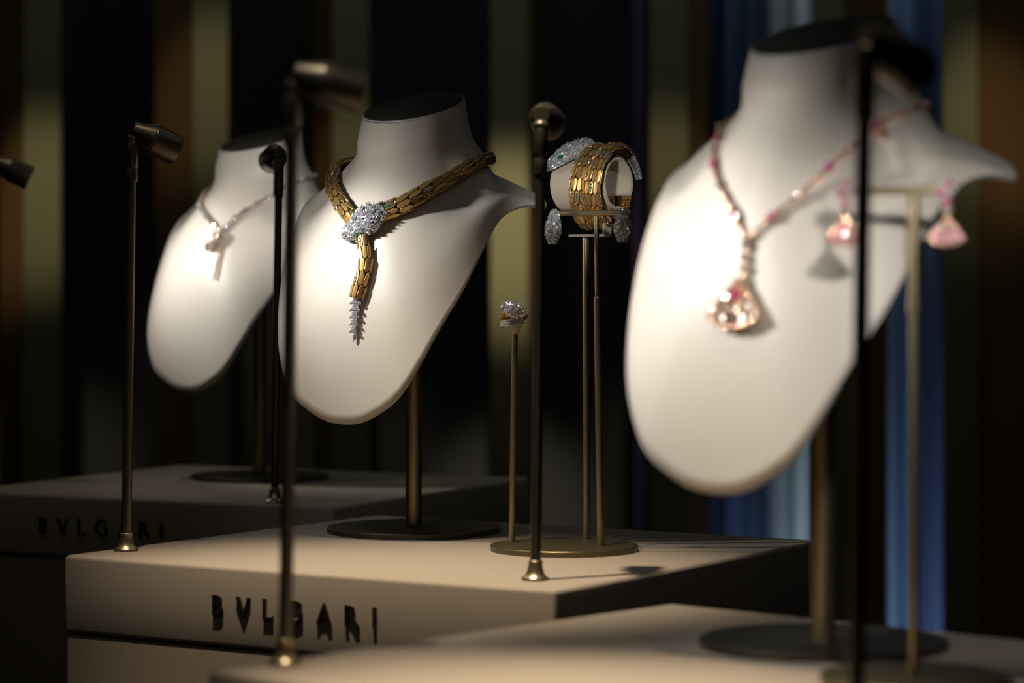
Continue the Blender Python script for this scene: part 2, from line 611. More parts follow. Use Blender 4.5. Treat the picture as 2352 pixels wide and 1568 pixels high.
def spot_lamp(loc, target, beam, label, power=2.0, angle=60, lean=0.0127, blend=0.8, col=(1, 0.975, 0.93), flood=0):
    t = empty('spot_lamp', loc, (0, lean, 0))
    tag(t, label, 'lamp', 'slim brass spot lamps on the plinths')
    V, F = lathe([(.0097, 0), (.0097, .0016), (.0093, .0022), (.0075, .0034), (.0062, .0055), (.0055, .0085), (.0051, .0105), (.0051, .0138), (.0046, .0142), (.0038, .0142)], 40)
    shade(obj('foot', V, F, M_brass, t), 35)
    V, F = lathe([(.0039, .0138), (.0039, .290)], 24)
    shade(obj('pole', V, F, M_bronze, t))
    V, F = lathe([(.0044, .2885), (.0051, .2890), (.0052, .2895), (.0052, .2985), (.0050, .2990), (.0048, .2991), (.0048, .2995), (.0050, .2996), (.0052, .3001), (.0052, .3185), (.0048, .3195), (.0, .3196)], 32)
    shade(obj('sleeve', V, F, M_bronze, t), 35)
    top = Vector((0, 0, .3295))
    R = Matrix.Rotation(lean, 4, 'Y')
    d = (R.inverted() @ (Vector(target) - (Vector(loc) + R @ top))).normalized()
    V, F = lathe([(0, -.0060), (.0030, -.0050), (.0048, -.002), (.0048, .002), (.0030, .005), (0, .006)], 20, aim_matrix((0, 0, .3215), d.cross(Vector((0, 0, 1)))))
    shade(obj('knuckle', V, F, M_bronze, t))
    M = aim_matrix(top, d)
    V, F = lathe([(0, 0), (.0058, 0), (.0063, .0006), (.0113, .0150), (.0117, .0158), (.0117, .0161), (.0112, .0163), (.0112, .0168), (.0117, .0170), (.0122, .0178),
                  (.0122, .0390), (.0120, .0396), (.0114, .0396), (.0110, .0385), (.0110, .0340)], 48, M, False)
    hd = shade(obj('lamp_head', V, F, M_bronze, t), 25)
    V, F = lathe([(.0112, .0340), (.0060, .0343), (0, .0345)], 32, M, False)
    shade(obj('lens', V, F, M_lens, hd))
    W0 = Vector(loc) + R @ (M @ Vector((0, 0, .0405)))
    if power > 0:
        spot('lamp_beam', W0, beam, power, angle, blend, 0.0075, col)
    if flood:
        spot('lamp_flood', W0, beam, flood, 130, 1.0, 0.0075, col)
    return t


fM, fR, fL = box_frame(A_M, ANG_M), box_frame(A_R, ANG_R), box_frame(A_L, ANG_L)
LAMP_ML = (-0.3018, 2.180, 0); LAMP_MR = (0.0164, 1.974, 0)
LAMP_RL = (-0.1264, 1.553, 0); LAMP_RR = (0.160, 1.296, 0)
LAMP_LR = (-0.2240, 2.630, 0); LAMP_LL = (-0.530, 2.83, 0)
spot_lamp(LAMP_ML, (-0.13, 2.26, .250), (-0.052, 2.28, .168), 'sharp brass spot lamp at the left corner of the middle plinth', 1.8, 70, blend=1, flood=.8)
spot_lamp(LAMP_MR, (0.062, 2.23, .300), (0.062, 2.23, .285), 'brass spot lamp seen from behind, left of the bracelet', 1.2, 34)
spot_lamp(LAMP_RL, (0.10, 1.60, .262), (0.205, 1.575, .155), 'blurred foreground lamp standing between left bust and middle bust', 3.0, 72, blend=1, flood=.9)
spot_lamp(LAMP_RR, (0.31, 1.42, .235), (0.222, 1.48, .225), 'dark blurred lamp pole crossing in front of the right bust', 1.5, 66)
spot_lamp(LAMP_LR, (-0.30, 2.90, .290), (-0.31, 2.87, .30), 'dark spot lamp in front of the left bust neck', 1.1, 90, blend=1)
spot_lamp(LAMP_LL, (-0.36, 2.86, .25), (-0.24, 2.875, .175), 'spot lamp cut off by the left edge of the picture', 2.1, 68, blend=1, flood=.5)

# ------------------------------------------------------------------ jewellery stands


def base_disc(loc, r, t, h=.0045):
    V, F = lathe([(r - .0004, 0), (r, .0004), (r, h - .0004), (r - .0004, h), (0, h)], 80)
    return shade(obj('base_plate', V, F, M_disc, t), 30)


ST = (0.0410, 2.185, 0)
tS = tag(empty('jewellery_stand', ST), 'round brass stand carrying ring holder, bracelet cuff and earring bar', 'stand')
base_disc(ST, .0580, tS)
def sl(x, y, z): return Vector((x - ST[0], y - ST[1], z))
RP = Vector((0.0015, 2.2026, 0)); BP = Vector((0.0596, 2.2310, 0)); TP = Vector((0.0692, 2.1780, 0))
rod('ring_pole', sl(-.0002, RP.y, .0045), sl(.0022, RP.y, .1690), .0025, M_brass, tS)
rod('cuff_pole', sl(BP.x, BP.y, .0045), sl(BP.x - .0004, BP.y, .2460), .0028, M_brass, tS)
rod('lower_bar_pole', sl(TP.x, TP.y, .0045), sl(TP.x - .0025, TP.y, .1985), .0029, M_brass, tS)
rod('upper_bar_pole', sl(TP.x - .0025, TP.y, .1985), sl(TP.x - .0032, TP.y, .2625), .0019, M_brass, tS)
ua = Vector((math.cos(math.radians(ANG_M)), math.sin(math.radians(ANG_M)), 0)); wa = Vector((-ua.y, ua.x, 0))
bc = sl(TP.x - .0062, TP.y, .2640)
o = rod('cross_bar', bc - ua * .031, bc + ua * .031, .0021, M_brass, tS)
rod('bar_tip', bc + ua * .031, bc + ua * .0335, .0023, M_white, o, 20)
# ring holder: small cream wedge cup
V, F = lathe([(0, .0), (.0022, .0), (.0040, .0035), (.0052, .0060), (.0056, .0085), (.0030, .0095), (.0026, .016), (0, .017)], 24)
holder = shade(obj('ring_holder', [Vector((v.x, v.y * .7, v.z)) + sl(.0022, RP.y, .1685) for v in V], F, M_cream, tS), 50)

# C shaped suede cuff
CC = sl(0.0640, 2.240, .2885)
def cuff_pt(a, s, r_off):
    ry, rz = .0235 + r_off, .0215 + r_off
    return CC + ua * s + wa * (ry * math.cos(a)) + Vector((0, 0, rz * math.sin(a)))
V, F = [], []
a0, a1 = math.radians(-25), math.radians(285)      # gap at the lower back
n = 56
sec = [(-.0245, -.0030), (-.0257, -.0015), (-.0245, 0), (.0245, 0), (.0257, -.0015), (.0245, -.0030)]
for i in range(n + 1):
    a = a0 + (a1 - a0) * i / n
    for s, ro in sec: V.append(cuff_pt(a, s, ro))
k = len(sec)
for i in range(n):
    for q in range(k):
        F.append((i * k + q, i * k + (q + 1) % k, (i + 1) * k + (q + 1) % k, (i + 1) * k + q))
F += [tuple(range(k)), tuple(reversed(range(n * k, n * k + k)))]
o = obj('suede_cuff', V, F, M_suede, tS)
bm = bmesh.new(); bm.from_mesh(o.data); bmesh.ops.recalc_face_normals(bm, faces=bm.faces); bm.to_mesh(o.data); bm.free()
shade(o, 50)
bm = box_bm(-.0135, .0200, -.006, .006, .2462, .2482, .0009, 2)
o = bm_obj('cuff_foot', bm, M_suede, tS)
o.location = sl(BP.x, BP.y, 0); o.rotation_euler = (0, 0, math.radians(ANG_M))
bm = box_bm(.0182, .0200, -.006, .006, .2470, .2720, .0006, 2)
o = bm_obj('cuff_bracket', bm, M_suede, tS)
o.location = sl(BP.x, BP.y, 0); o.rotation_euler = (0, 0, math.radians(ANG_M))

SR = (0.2140, 1.483, 0)
tR = tag(empty('earring_stand', SR), 'blurred brass T shaped earring stand before the right bust', 'stand')
base_disc(SR, .0500, tR)
rod('lower_bar_pole', (0, 0, .0045), (0, 0, .1985), .0026, M_brass, tR)
rod('pole_joint', (0, 0, .1965), (0, 0, .2035), .0036, M_brass, tR)
rod('upper_bar_pole', (0, 0, .1985), (0, 0, .2600), .0031, M_brass, tR)
ur = Vector((math.cos(math.radians(-20)), math.sin(math.radians(-20)), 0))
bcR = Vector((-.009, .0, .2620))
o = rod('cross_bar', bcR - ur * .031, bcR + ur * .031, .0024, M_brass, tR)

# ------------------------------------------------------------------ jewellery materials


def metal_mat(name, col, rough, metal, lines=0.0):
    m = mat(name, col, rough, metal)
    N, L, b = nodes(m)
    tc = N.new('ShaderNodeTexCoord')
    if lines:
        w = N.new('ShaderNodeTexWave'); w.wave_type = 'BANDS'; w.bands_direction = 'DIAGONAL'
        w.inputs['Scale'].default_value = lines
        L.new(tc.outputs['Object'], w.inputs['Vector'])
        bp = N.new('ShaderNodeBump'); bp.inputs['Strength'].default_value = 0.35; bp.inputs['Distance'].default_value = 0.00012
        L.new(w.outputs['Fac'], bp.inputs['Height']); L.new(bp.outputs['Normal'], b.inputs['Normal'])
    oi = N.new('ShaderNodeObjectInfo')
    hs = N.new('ShaderNodeHueSaturation'); hs.inputs['Color'].default_value = (*col, 1)
    mr = N.new('ShaderNodeMapRange'); mr.inputs['To Min'].default_value = 0.8; mr.inputs['To Max'].default_value = 1.2
    L.new(oi.outputs['Random'], mr.inputs[0]); L.new(mr.outputs[0], hs.inputs['Value'])
    L.new(hs.outputs[0], b.inputs['Base Color'])
    return m


M_gold = metal_mat('yellow_gold', (0.70, 0.44, 0.16), 0.30, 0.85, 9)
M_goldp = metal_mat('polished_gold', (0.85, 0.55, 0.22), 0.18, 0.95)
M_rose = metal_mat('rose_gold', (0.82, 0.50, 0.33), 0.16, 0.65)
M_core = mat('dark_gap_core', (0.05, 0.032, 0.012), 0.4, 0.7)  # near-black on purpose: paints the shade in gaps between scales and beads
M_silver = mat('white_gold', (0.62, 0.62, 0.63), 0.22, 0.9)


def stone_mat(name, cols, rough=0.16, metal=0.65, scale=1100, coat=1.0):
    """faceted stones: random tint per voronoi cell; on diamonds it paints in the sparkle"""
    m = mat(name, cols[0], rough, metal, 1.0, ior=2.2)
    N, L, b = nodes(m)
    tc = N.new('ShaderNodeTexCoord')
    v = N.new('ShaderNodeTexVoronoi'); v.inputs['Scale'].default_value = scale
    L.new(tc.outputs['Object'], v.inputs['Vector'])
    sx = N.new('ShaderNodeSeparateColor'); L.new(v.outputs['Color'], sx.inputs[0])
    r = N.new('ShaderNodeValToRGB'); r.color_ramp.interpolation = 'CONSTANT'
    el = r.color_ramp.elements
    while len(el) < len(cols): el.new(0.5)
    for i, c in enumerate(cols):
        el[i].position = i / len(cols); el[i].color = (*c, 1)
    L.new(sx.outputs[0], r.inputs[0]); L.new(r.outputs[0], b.inputs['Base Color'])
    return m


M_dia = stone_mat('diamond', [(.85, .87, .90), (.42, .44, .48), (.66, .70, .86), (.94, .94, .94), (.30, .31, .34), (.90, .78, .80), (.65, .70, .76), (.96, .97, 1.0), (.52, .54, .62)], 0.14, 0.55)  # pale, dark, blue and pink tints paint in flashes of light
M_diaw = stone_mat('warm_diamond', [(.90, .82, .72), (.75, .60, .48), (.95, .92, .90), (.70, .72, .85), (.92, .78, .60)], scale=2.0)
M_em = stone_mat('emerald', [(.0, .16, .09), (.0, .10, .06), (.01, .28, .16), (.0, .13, .08)], 0.08, 0.1)
M_ruby = stone_mat('pink_tourmaline', [(.62, .02, .16), (.45, .01, .12), (.80, .05, .24)], 0.08, 0.1)
M_pink = stone_mat('pink_stone', [(.52, .08, .22), (.66, .16, .36), (.45, .06, .20)], 0.08, 0.1, 400)
M_pearl = stone_mat('pink_pearl_inlay', [(.90, .42, .50), (.95, .55, .62), (.85, .45, .62)], 0.12, 0.1, 300)

M_diau = stone_mat('diamond_large', [(.80, .82, .86), (.32, .34, .38), (.60, .64, .78), (.90, .90, .90), (.80, .70, .72), (.55, .60, .66), (.92, .94, .98)], scale=2.5)
# ------------------------------------------------------------------ small meshes


def gem_verts(n=8, r=1.0, h=0.75, elong=1.0, girdle=0.0):
    """brilliant: table, crown, pavilion"""
    V = []
    for i in range(n):
        a = 2 * math.pi * (i + .5) / n
        V.append((0.55 * r * math.cos(a), 0.55 * r * elong * math.sin(a), h * 0.55))
    for i in range(n):
        a = 2 * math.pi * i / n
        x, y = math.cos(a), math.sin(a)
        if elong > 1.2:            # marquise: pointed ends
            x *= (1 - abs(y)**2 * 0.35)
        V.append((r * x, r * elong * y, 0.0))
    V.append((0, 0, -h * 0.6))
    F = [tuple(range(n))]
    for i in range(n):
        k = (i + 1) % n
        F += [(i, n + i, n + k), (i, n + k, k), (n + i, 2 * n, n + k)]
    return V, F


class Join:
    def __init__(self): self.V, self.F = [], []
    def add(self, V, F, M=None):
        b = len(self.V)
        self.V += [tuple(M @ Vector(v)) if M is not None else tuple(v) for v in V]
        self.F += [tuple(i + b for i in f) for f in F]
    def mesh(self, name, m):
        me = bpy.data.meshes.new(name); me.from_pydata(self.V, [], self.F); me.materials.append(m)
        bm = bmesh.new(); bm.from_mesh(me); bmesh.ops.recalc_face_normals(bm, faces=bm.faces); bm.to_mesh(me); bm.free()
        return me


def frame(p, x, y, z, sx=1, sy=1, sz=1):
    M = Matrix((Vector(x) * sx, Vector(y) * sy, Vector(z) * sz)).transposed().to_4x4()
    M.translation = Vector(p)
    return M


def ortho(y, z):
    """frame axes with y along, z as close to the given normal as possible"""
    y = Vector(y).normalized()
    z = (Vector(z) - y * Vector(z).dot(y)).normalized()
    return y.cross(z).normalized(), y, z


def inst(name, me, parent, M):
    o = bpy.data.objects.new(name, me)
    COL.objects.link(o)
    o.parent = parent
    o.matrix_local = M
    return o


# one snake scale, unit width (x -0.5..0.5) and unit length (y), standing on z = 0
def scale_mesh(name, m, wide=1.0):
    out = [(0, .56), (.46, .34), (.50, -.30), (.25, -.50), (-.25, -.50), (-.50, -.30), (-.46, .34)]
    J = Join()
    n = len(out)
    lay = [(1.0, 0.0), (1.0, .14), (.90, .21), (.60, .225)]
    V = []
    for k, h in lay:
        for x, y in out: V.append((x * k * wide, y * (1 - (1 - k) * .55), h * (1 - 0.15 * abs(x))))
    V.append((0, 0.02, .23))
    F = [tuple(reversed(range(n)))]
    for j in range(len(lay) - 1):
        for i in range(n):
            q = (i + 1) % n
            F.append((j * n + i, j * n + q, (j + 1) * n + q, (j + 1) * n + i))
    b = (len(lay) - 1) * n
    for i in range(n): F.append((b + i, b + (i + 1) % n, len(V) - 1))
    J.add(V, F)
    return J.mesh(name, m)


ME_scale = scale_mesh('scale', M_gold)
ME_scale_dark = scale_mesh('scale', M_goldp)


def trio_mesh(name, m):
    J = Join()
    for y, r in ((.22, .19), (-.03, .25), (-.29, .19)):
        V, F = gem_verts(8, r, .16)
        J.add(V, F, Matrix.Translation((0, y, .27)) @ Matrix.Diagonal((1.15, .55, 1, 1)))
    return J.mesh(name, m)


ME_trio_d = trio_mesh('diamond', M_diau)
ME_trio_e = trio_mesh('emerald', M_em)
V, F = gem_verts(8, 1, .8); J = Join(); J.add(V, F); ME_round = J.mesh('round_diamond', M_diau)
V, F = gem_verts(10, .5, .6, 2.2); J = Join(); J.add(V, F); ME_marq = J.mesh('marquise_diamond', M_diau)
V, F = gem_verts(10, .5, .6, 1.9); J = Join(); J.add(V, F); ME_eye = J.mesh('emerald_eye', M_em)

# ------------------------------------------------------------------ paths


def surf(p, out_hint=None):
    h = BVH.find_nearest(Vector(p))
    n = h[1].copy()
    ax = Vector((0, 0.01, h[0].z - 0.03))
    if n.dot(h[0] - ax) < 0: n = -n
    return h[0], n


def resample(P, N, step):
    """arc-length resample points P with normals N"""
    D = [0]
    for a, b in zip(P, P[1:]): D.append(D[-1] + (b - a).length)
    out = []
    k = int(D[-1] / step)
    st = D[-1] / max(k, 1)
    j = 0
    for i in range(k + 1):
        s = min(i * st, D[-1] - 1e-9)
        while j < len(D) - 2 and D[j + 1] < s: j += 1
        f = (s - D[j]) / max(D[j + 1] - D[j], 1e-9)
        out.append((P[j].lerp(P[j + 1], f), N[j].lerp(N[j + 1], f).normalized(), s))
    return out, D[-1]


def surface_path(ctrl, lift, dense=14):
    P = crom([Vector(c) for c in ctrl], dense)
    pts, nor = [], []
    for p in P:
        q, n = surf(p)
        pts.append(q); nor.append(n)
    for _ in range(12):      # smooth the normals along the path
        nor = [nor[0]] + [(nor[i - 1] + nor[i] * 2 + nor[i + 1]).normalized() for i in range(1, len(nor) - 1)] + [nor[-1]]
    for _ in range(3):
        pts = [pts[0]] + [(pts[i - 1] + pts[i] * 2 + pts[i + 1]) / 4 for i in range(1, len(pts) - 1)] + [pts[-1]]
    return [p + n * lift for p, n in zip(pts, nor)], nor


def tube(name, P, N, rx, rz, m, parent, n=10):
    """elliptic tube; rx, rz functions of 0..1"""
    V, F = [], []
    L = len(P)
    for i in range(L):
        t = (P[min(i + 1, L - 1)] - P[max(i - 1, 0)])
        x, y, z = ortho(t, N[i])
        s = i / (L - 1)
        a_, b_ = rx(s), rz(s)
        for k in range(n):
            a = 2 * math.pi * k / n
            V.append(P[i] + x * (a_ * math.cos(a)) + z * (b_ * math.sin(a)))
    for i in range(L - 1):
        for k in range(n):
            q = (k + 1) % n
            F.append((i * n + k, i * n + q, (i + 1) * n + q, (i + 1) * n + k))
    F += [tuple(reversed(range(n))), tuple(range((L - 1) * n, L * n))]
    return obj(name, V, F, m, parent, True)


def snake_body(parent, P, N, rx, rz, pitch, seed, cols=7, flip=False, span=216, core='body_core', gem_rate=0.2):
    """rows of overlapping hexagonal scales around an elliptic body"""
    rnd = random.Random(seed)
    if flip: P, N = P[::-1], N[::-1]
    tube(core, P, N, lambda s: rx(s) * .90, lambda s: rz(s) * .90, M_core, parent)
    rows, L = resample(P, N, pitch)
    for i in range(len(rows) - 1):
        p, n, s = rows[i]
        t = rows[min(i + 1, len(rows) - 1)][0] - rows[max(i - 1, 0)][0]
        x, y, z = ortho(t, n)
        f = s / L
        a_, b_ = rx(f), rz(f)
        c = cols if i % 2 == 0 else cols - 1
        step = math.radians(span / (cols - 1))
        gem_row = (i % 3 == 1)
        for k in range(c):
            ang = (k - (c - 1) / 2) * step
            q = p + x * (a_ * math.sin(ang)) + z * (b_ * math.cos(ang))
            nn = (x * (math.sin(ang) / a_) + z * (math.cos(ang) / b_)).normalized()
            yy = (y + nn * 0.07).normalized()      # tips lift slightly
            sx, sy, sz = ortho(yy, nn)
            tx = (x * (a_ * math.cos(ang)) - z * (b_ * math.sin(ang)))
            w = tx.length * step * .92
            o = inst('scale', ME_scale, parent, frame(q - nn * .0004, sx, sy, sz, w, pitch * 1.12, .0042))
            if abs(ang) < math.radians(85):
                if gem_row and rnd.random() < 0.62:
                    inst('emerald' if (k + i) % 3 == 0 else 'diamond', ME_trio_e if (k + i) % 3 == 0 else ME_trio_d, o, Matrix.Identity(4))
                elif rnd.random() < gem_rate * 0.5:
                    inst('diamond', ME_trio_d, o, Matrix.Identity(4))


def snake_head(parent, back, nose, normal, w, h, seed=1, marq=26, nst=300, metal=None, stones=None, eyes=(1, -1), part='head'):
    """flattened serpent head paved with stones; back and nose on the resting surface"""
    rnd = random.Random(seed)
    back, nose = Vector(back), Vector(nose)
    L = (nose - back).length
    x, y, z = ortho(nose - back, normal)
    Wt = [(0, .42), (.12, .62), (.30, .95), (.42, 1.0), (.60, .86), (.78, .66), (.90, .50), (.97, .28), (1.0, .02)]
    Ht = [(0, .55), (.15, .80), (.35, 1.0), (.55, .92), (.75, .70), (.90, .52), (.97, .32), (1.0, .06)]
    def sec(s):
        return smooth_tab(Wt, s)[0] * w / 2, smooth_tab(Ht, s)[0] * h
    def P(s, a):      # a in -90..90 deg over the dome
        ws, hs = sec(s)
        ca, sa = math.cos(math.radians(a)), math.sin(math.radians(a))
        return back + y * (s * L) + x * (ws * math.copysign(abs(sa)**.85, sa)) + z * (hs * abs(ca)**.75)
    V, F = [], []
    ns, na = 26, 16
    for i in range(ns + 1):
        for k in range(na + 1): V.append(P(i / ns, -90 + 180 * k / na))
    m = na + 1
    for i in range(ns):
        for k in range(na): F.append((i * m + k, i * m + k + 1, (i + 1) * m + k + 1, (i + 1) * m + k))
        F.append((i * m, (i + 1) * m, (i + 1) * m + na, i * m + na))
    F.append(tuple(range(m))); F.append(tuple(reversed(range(ns * m, ns * m + m))))
    hd = obj(part, V, F, metal or M_silver, parent, False)
    bm = bmesh.new(); bm.from_mesh(hd.data); bmesh.ops.recalc_face_normals(bm, faces=bm.faces); bm.to_mesh(hd.data); bm.free()
    shade(hd, 60)
    # lower lip bead
    Pl = [P(i / 30, 90) for i in range(31)] + [P(i / 30, -90) for i in range(29, -1, -1)]
    Nl = [z] * len(Pl)
    tube('jaw_rim', Pl, Nl, lambda s: w * .028, lambda s: w * .028, metal or M_silver, hd, 6)
    # paving
    J = Join()
    cell = math.sqrt(L * w * 1.5 / nst)
    rows = int(L / cell)
    for i in range(rows):
        s = (i + .5) / rows
        ws, hs = sec(s)
        arc_l = math.pi * (ws + hs) / 2
        c = max(3, int(arc_l / cell))
        for k in range(c):
            a = -88 + 176 * (k + .5 + (.25 if i % 2 else -.25)) / c
            if a < -90 or a > 90: continue
            q = P(s, a)
            e = (P(min(s + .01, 1), a) - P(max(s - .01, 0), a)); g = P(s, a + 2) - P(s, a - 2)
            nn = g.cross(e).normalized()
            if nn.dot(q - (back + y * (s * L))) < 0: nn = -nn
            nn = (nn + Vector((rnd.gauss(0, .22), rnd.gauss(0, .22), rnd.gauss(0, .22)))).normalized()
            gx, gy, gz = ortho(y + x * rnd.uniform(-1, 1), nn)
            r = cell * rnd.uniform(.56, .78)
            Vg, Fg = gem_verts(6, r, r * 1.0)
            J.add(Vg, Fg, frame(q + nn * r * .15, gx, gy, gz))
    o = link('pave_diamonds', J.mesh('pave_diamonds', stones or M_dia), None, hd)
    o['kind'] = 'stuff'
    # raised marquise crown, denser to the back
    for k in range(marq):
        s = 0.02 + 0.62 * (k + rnd.random()) / marq
        a = rnd.uniform(-75, 75)
        q = P(s, a)
        nn = (q - (back + y * (s * L) - z * h * .2)).normalized()
        d = (-y * rnd.uniform(.9, 1.2) + nn * rnd.uniform(.25, .6) + x * math.sin(math.radians(a)) * .5).normalized()
        gx, gy, gz = ortho(d, nn)
        l = w * rnd.uniform(.10, .135)
        inst('marquise_diamond', ME_marq, hd, frame(q + nn * w * .035, gx, gy, gz, l * .9, l, l * .8))
    for sd in eyes:
        a = sd * 52
        q = P(.70, a)
        nn = (q - (back + y * (.70 * L))).normalized()
        gx, gy, gz = ortho(y, nn)
        inst('emerald_eye', ME_eye, hd, frame(q + nn * w * .035, gx, gy, gz, w * .16, w * .125, w * .13))
    return hd


# ------------------------------------------------------------------ gold snake necklace on the middle bust
tN = tag(empty('snake_necklace', (-0.0826, 2.34, 0), (0, 0, math.radians(-30))),
         'gold scaled snake necklace with emeralds and a diamond head on the middle bust', 'necklace')
ctrl = [(.0155, -.0754, .2640), (.0337, -.0673, .2709), (.0472, -.0488, .2836), (.0563, -.0296, .2946), (.0640, -.0130, .3030), (.0630, .0100, .3095), (.0530, .0290, .3125),
        (.030, .046, .3130), (.0, .053, .3120), (-.030, .045, .3110), (-.054, .022, .3090), (-.0660, -.004, .3040), (-.0660, -.020, .2985), (-.0560, -.0360, .2900),
        (-.0362, -.0591, .2809), (-.0203, -.072, .2704), (-.0082, -.0774, .2605), (.0000, -.0800, .2520)]
P, N = surface_path(ctrl, .0044)
rx = lambda s: .0050 + .0028 * (1 - min(1, s / .25)) + .0014 * max(0, (s - .55) / .45)
rz = lambda s: rx(s) * .80
snake_body(tN, P, N, rx, rz, .0108, 5, 6, False, 200)
# hanging tail
ctrl = [(.0035, -.0800, .2520), (.0058, -.0835, .2408), (.0112, -.0874, .2267), (.0103, -.0910, .2125), (.0080, -.0940, .2010)]
P, N = surface_path(ctrl, .0036)
snake_body(tN, P, N, lambda s: .0062 - .0014 * s, lambda s: .0050 - .0012 * s, .0100, 6, 5, True, 180, 'tail_core', 0.5)
snake_head(tN, Vector((.0235, -.0790, .2690)), Vector((-.0135, -.0865, .2462)), (-.12, -1, .22), .0235, .0095, 3, 34, 520, eyes=(-1,))
# paved tail tip: links that step down, a marquise leaf on each
ctrl = [(.0078, -.0943, .1995), (.0076, -.0972, .1844), (.0080, -.0992, .1740), (.0082, -.0998, .1650)]
P, N = surface_path(ctrl, .0030)
rows, Lt = resample(P, N, .0056)
for i, (p, n, s) in enumerate(rows[:-1]):
    t = rows[i + 1][0] - rows[i][0]
    x, y, z = ortho(t, n)
    k = 1 - .55 * i / len(rows)
    J = Join()
    for gy in (-.0018, .0010):
        for gx in (-.0022, 0, .0022):
            Vg, Fg = gem_verts(8, .00125, .0013)
            J.add(Vg, Fg, Matrix.Translation((gx * k, gy, .0016)))
    bmx = box_bm(-.0034 * k, .0034 * k, -.0030, .0026, -.0016, .0012, .0005, 1)
    seg = bm_obj('tail_link', bmx, M_silver, tN)
    seg.matrix_local = frame(p, x, y, z)
    o = link('pave_diamonds', J.mesh('pave_diamonds', M_dia), None, seg); o['kind'] = 'stuff'
    for sd in (-1, 1):
        gx_, gy_, gz_ = ortho(Vector((sd * .95, .55, .25)), Vector((0, 0, 1)))
        inst('marquise_diamond', ME_marq, seg, frame((sd * .0030 * k, .0010, .0017), gx_, gy_, gz_, .0030 * (k + .2), .0028 * (k + .2), .0026))
p, n, s = rows[-1]
t = rows[-1][0] - rows[-2][0]
x, y, z = ortho(t, n)
inst('marquise_diamond', ME_marq, tN, frame(p, x, y, z, .0034, .0032, .0030))

# ------------------------------------------------------------------ bracelet on the cuff
tB = tag(empty('snake_bracelet', ST), 'double coiled gold snake bracelet with a diamond head around the suede cuff', 'bracelet')
CB = Vector((CC.x, CC.y, .2862))


def coil(phi, s, dr=0.0):
    return CB + ua * s - wa * ((.0290 + dr) * math.sin(phi)) + Vector((0, 0, (.0305 + dr) * math.cos(phi)))


def coil_n(phi):
    return (-wa * math.sin(phi) + Vector((0, 0, math.cos(phi)))).normalized()


P, N = [], []
f0, f1 = -0.55, 4 * math.pi - 0.12
for i in range(220):
    f = f0 + (f1 - f0) * i / 219
    s = .0190 - .0150 * (f - math.pi / 2) / (2 * math.pi)
    P.append(coil(f, s)); N.append(coil_n(f))
snake_body(tB, P, N, lambda s: .0066, lambda s: .0042, .0092, 11, 6, False, 176, 'body_core', 0.35)
snake_head(tB, coil(-.25, -.0040, .0045), coil(1.18, -.0270, .0015), (coil_n(.62) - ua * .35), .0245, .0100, 5, 30, 420, eyes=(1, -1))
for i in range(7):       # paved tail tip running down behind the cuff
    f = -0.62 - i * .115
    k = 1 - .09 * i
    p = coil(f, .0240 + .0006 * i, .0008); n = coil_n(f)
    t = coil(f - .1, .0246) - coil(f, .0240)
    x, y, z = ortho(t, n)
    J = Join()
    for ga in (-118, -78, -38, 2, 42, 82, 122):
        for gy in (-.0009, .0009):
            Vg, Fg = gem_verts(8, .0011, .0014)
            gn = Vector((math.sin(math.radians(ga)), 0, math.cos(math.radians(ga))))
            J.add(Vg, Fg, frame(Vector((gn.x * .0044 * k, gy, gn.z * .0022 - .0002)), *ortho((0, 1, 0), gn)))
    seg = bm_obj('tail_link', box_bm(-.0040 * k, .0040 * k, -.0018, .0018, -.0014, .0014, .0006, 1), M_silver, tB)
    seg.matrix_local = frame(p, x, y, z)
    o = link('pave_diamonds', J.mesh('pave_diamonds', M_dia), None, seg); o['kind'] = 'stuff'
    inst('marquise_diamond', ME_marq, seg, frame((0, 0, .0024), *ortho((0, 1, .8), (0, 0, 1)), .0034, .0030, .003))
# polished inner springs seen through the gap of the cuff
for s_ in (.0040, .0190):
    Q = [coil(f0 + (2 * math.pi) * i / 60, s_ , -.0046) for i in range(61)]
    NN = [coil_n(f0 + 2 * math.pi * i / 60) for i in range(61)]
    tube('inner_spring', Q, NN, lambda s: .0052, lambda s: .0007, M_goldp, tB, 8)
    ch = Join()
    for i in range(0, 61):
        f = f0 + 2 * math.pi * i / 61
        if not (2.4 < f < 5.6): continue
        x, y, z = ortho(coil(f + .05, s_) - coil(f, s_), -coil_n(f))
        for sd in (-1, 1):
            q = coil(f, s_, -.0052) + x * (sd * .0024)
            d = (x * sd + y * .9).normalized()
            bx = [(-.5, -.5, 0), (.5, -.5, 0), (.5, .5, 0), (-.5, .5, 0), (-.5, -.3, 1), (.5, -.3, 1), (.5, .3, 1), (-.5, .3, 1)]
            fx = [(0, 3, 2, 1), (4, 5, 6, 7), (0, 1, 5, 4), (1, 2, 6, 5), (2, 3, 7, 6), (3, 0, 4, 7)]
            ax, ay, az = ortho(d.cross(z), z)
            ch.add(bx, fx, frame(q, ax, ay, az, .0036, .0013, .0008))
    o = link('chevron_links', ch.mesh('chevron_links', M_goldp), None, tB); o['kind'] = 'stuff'

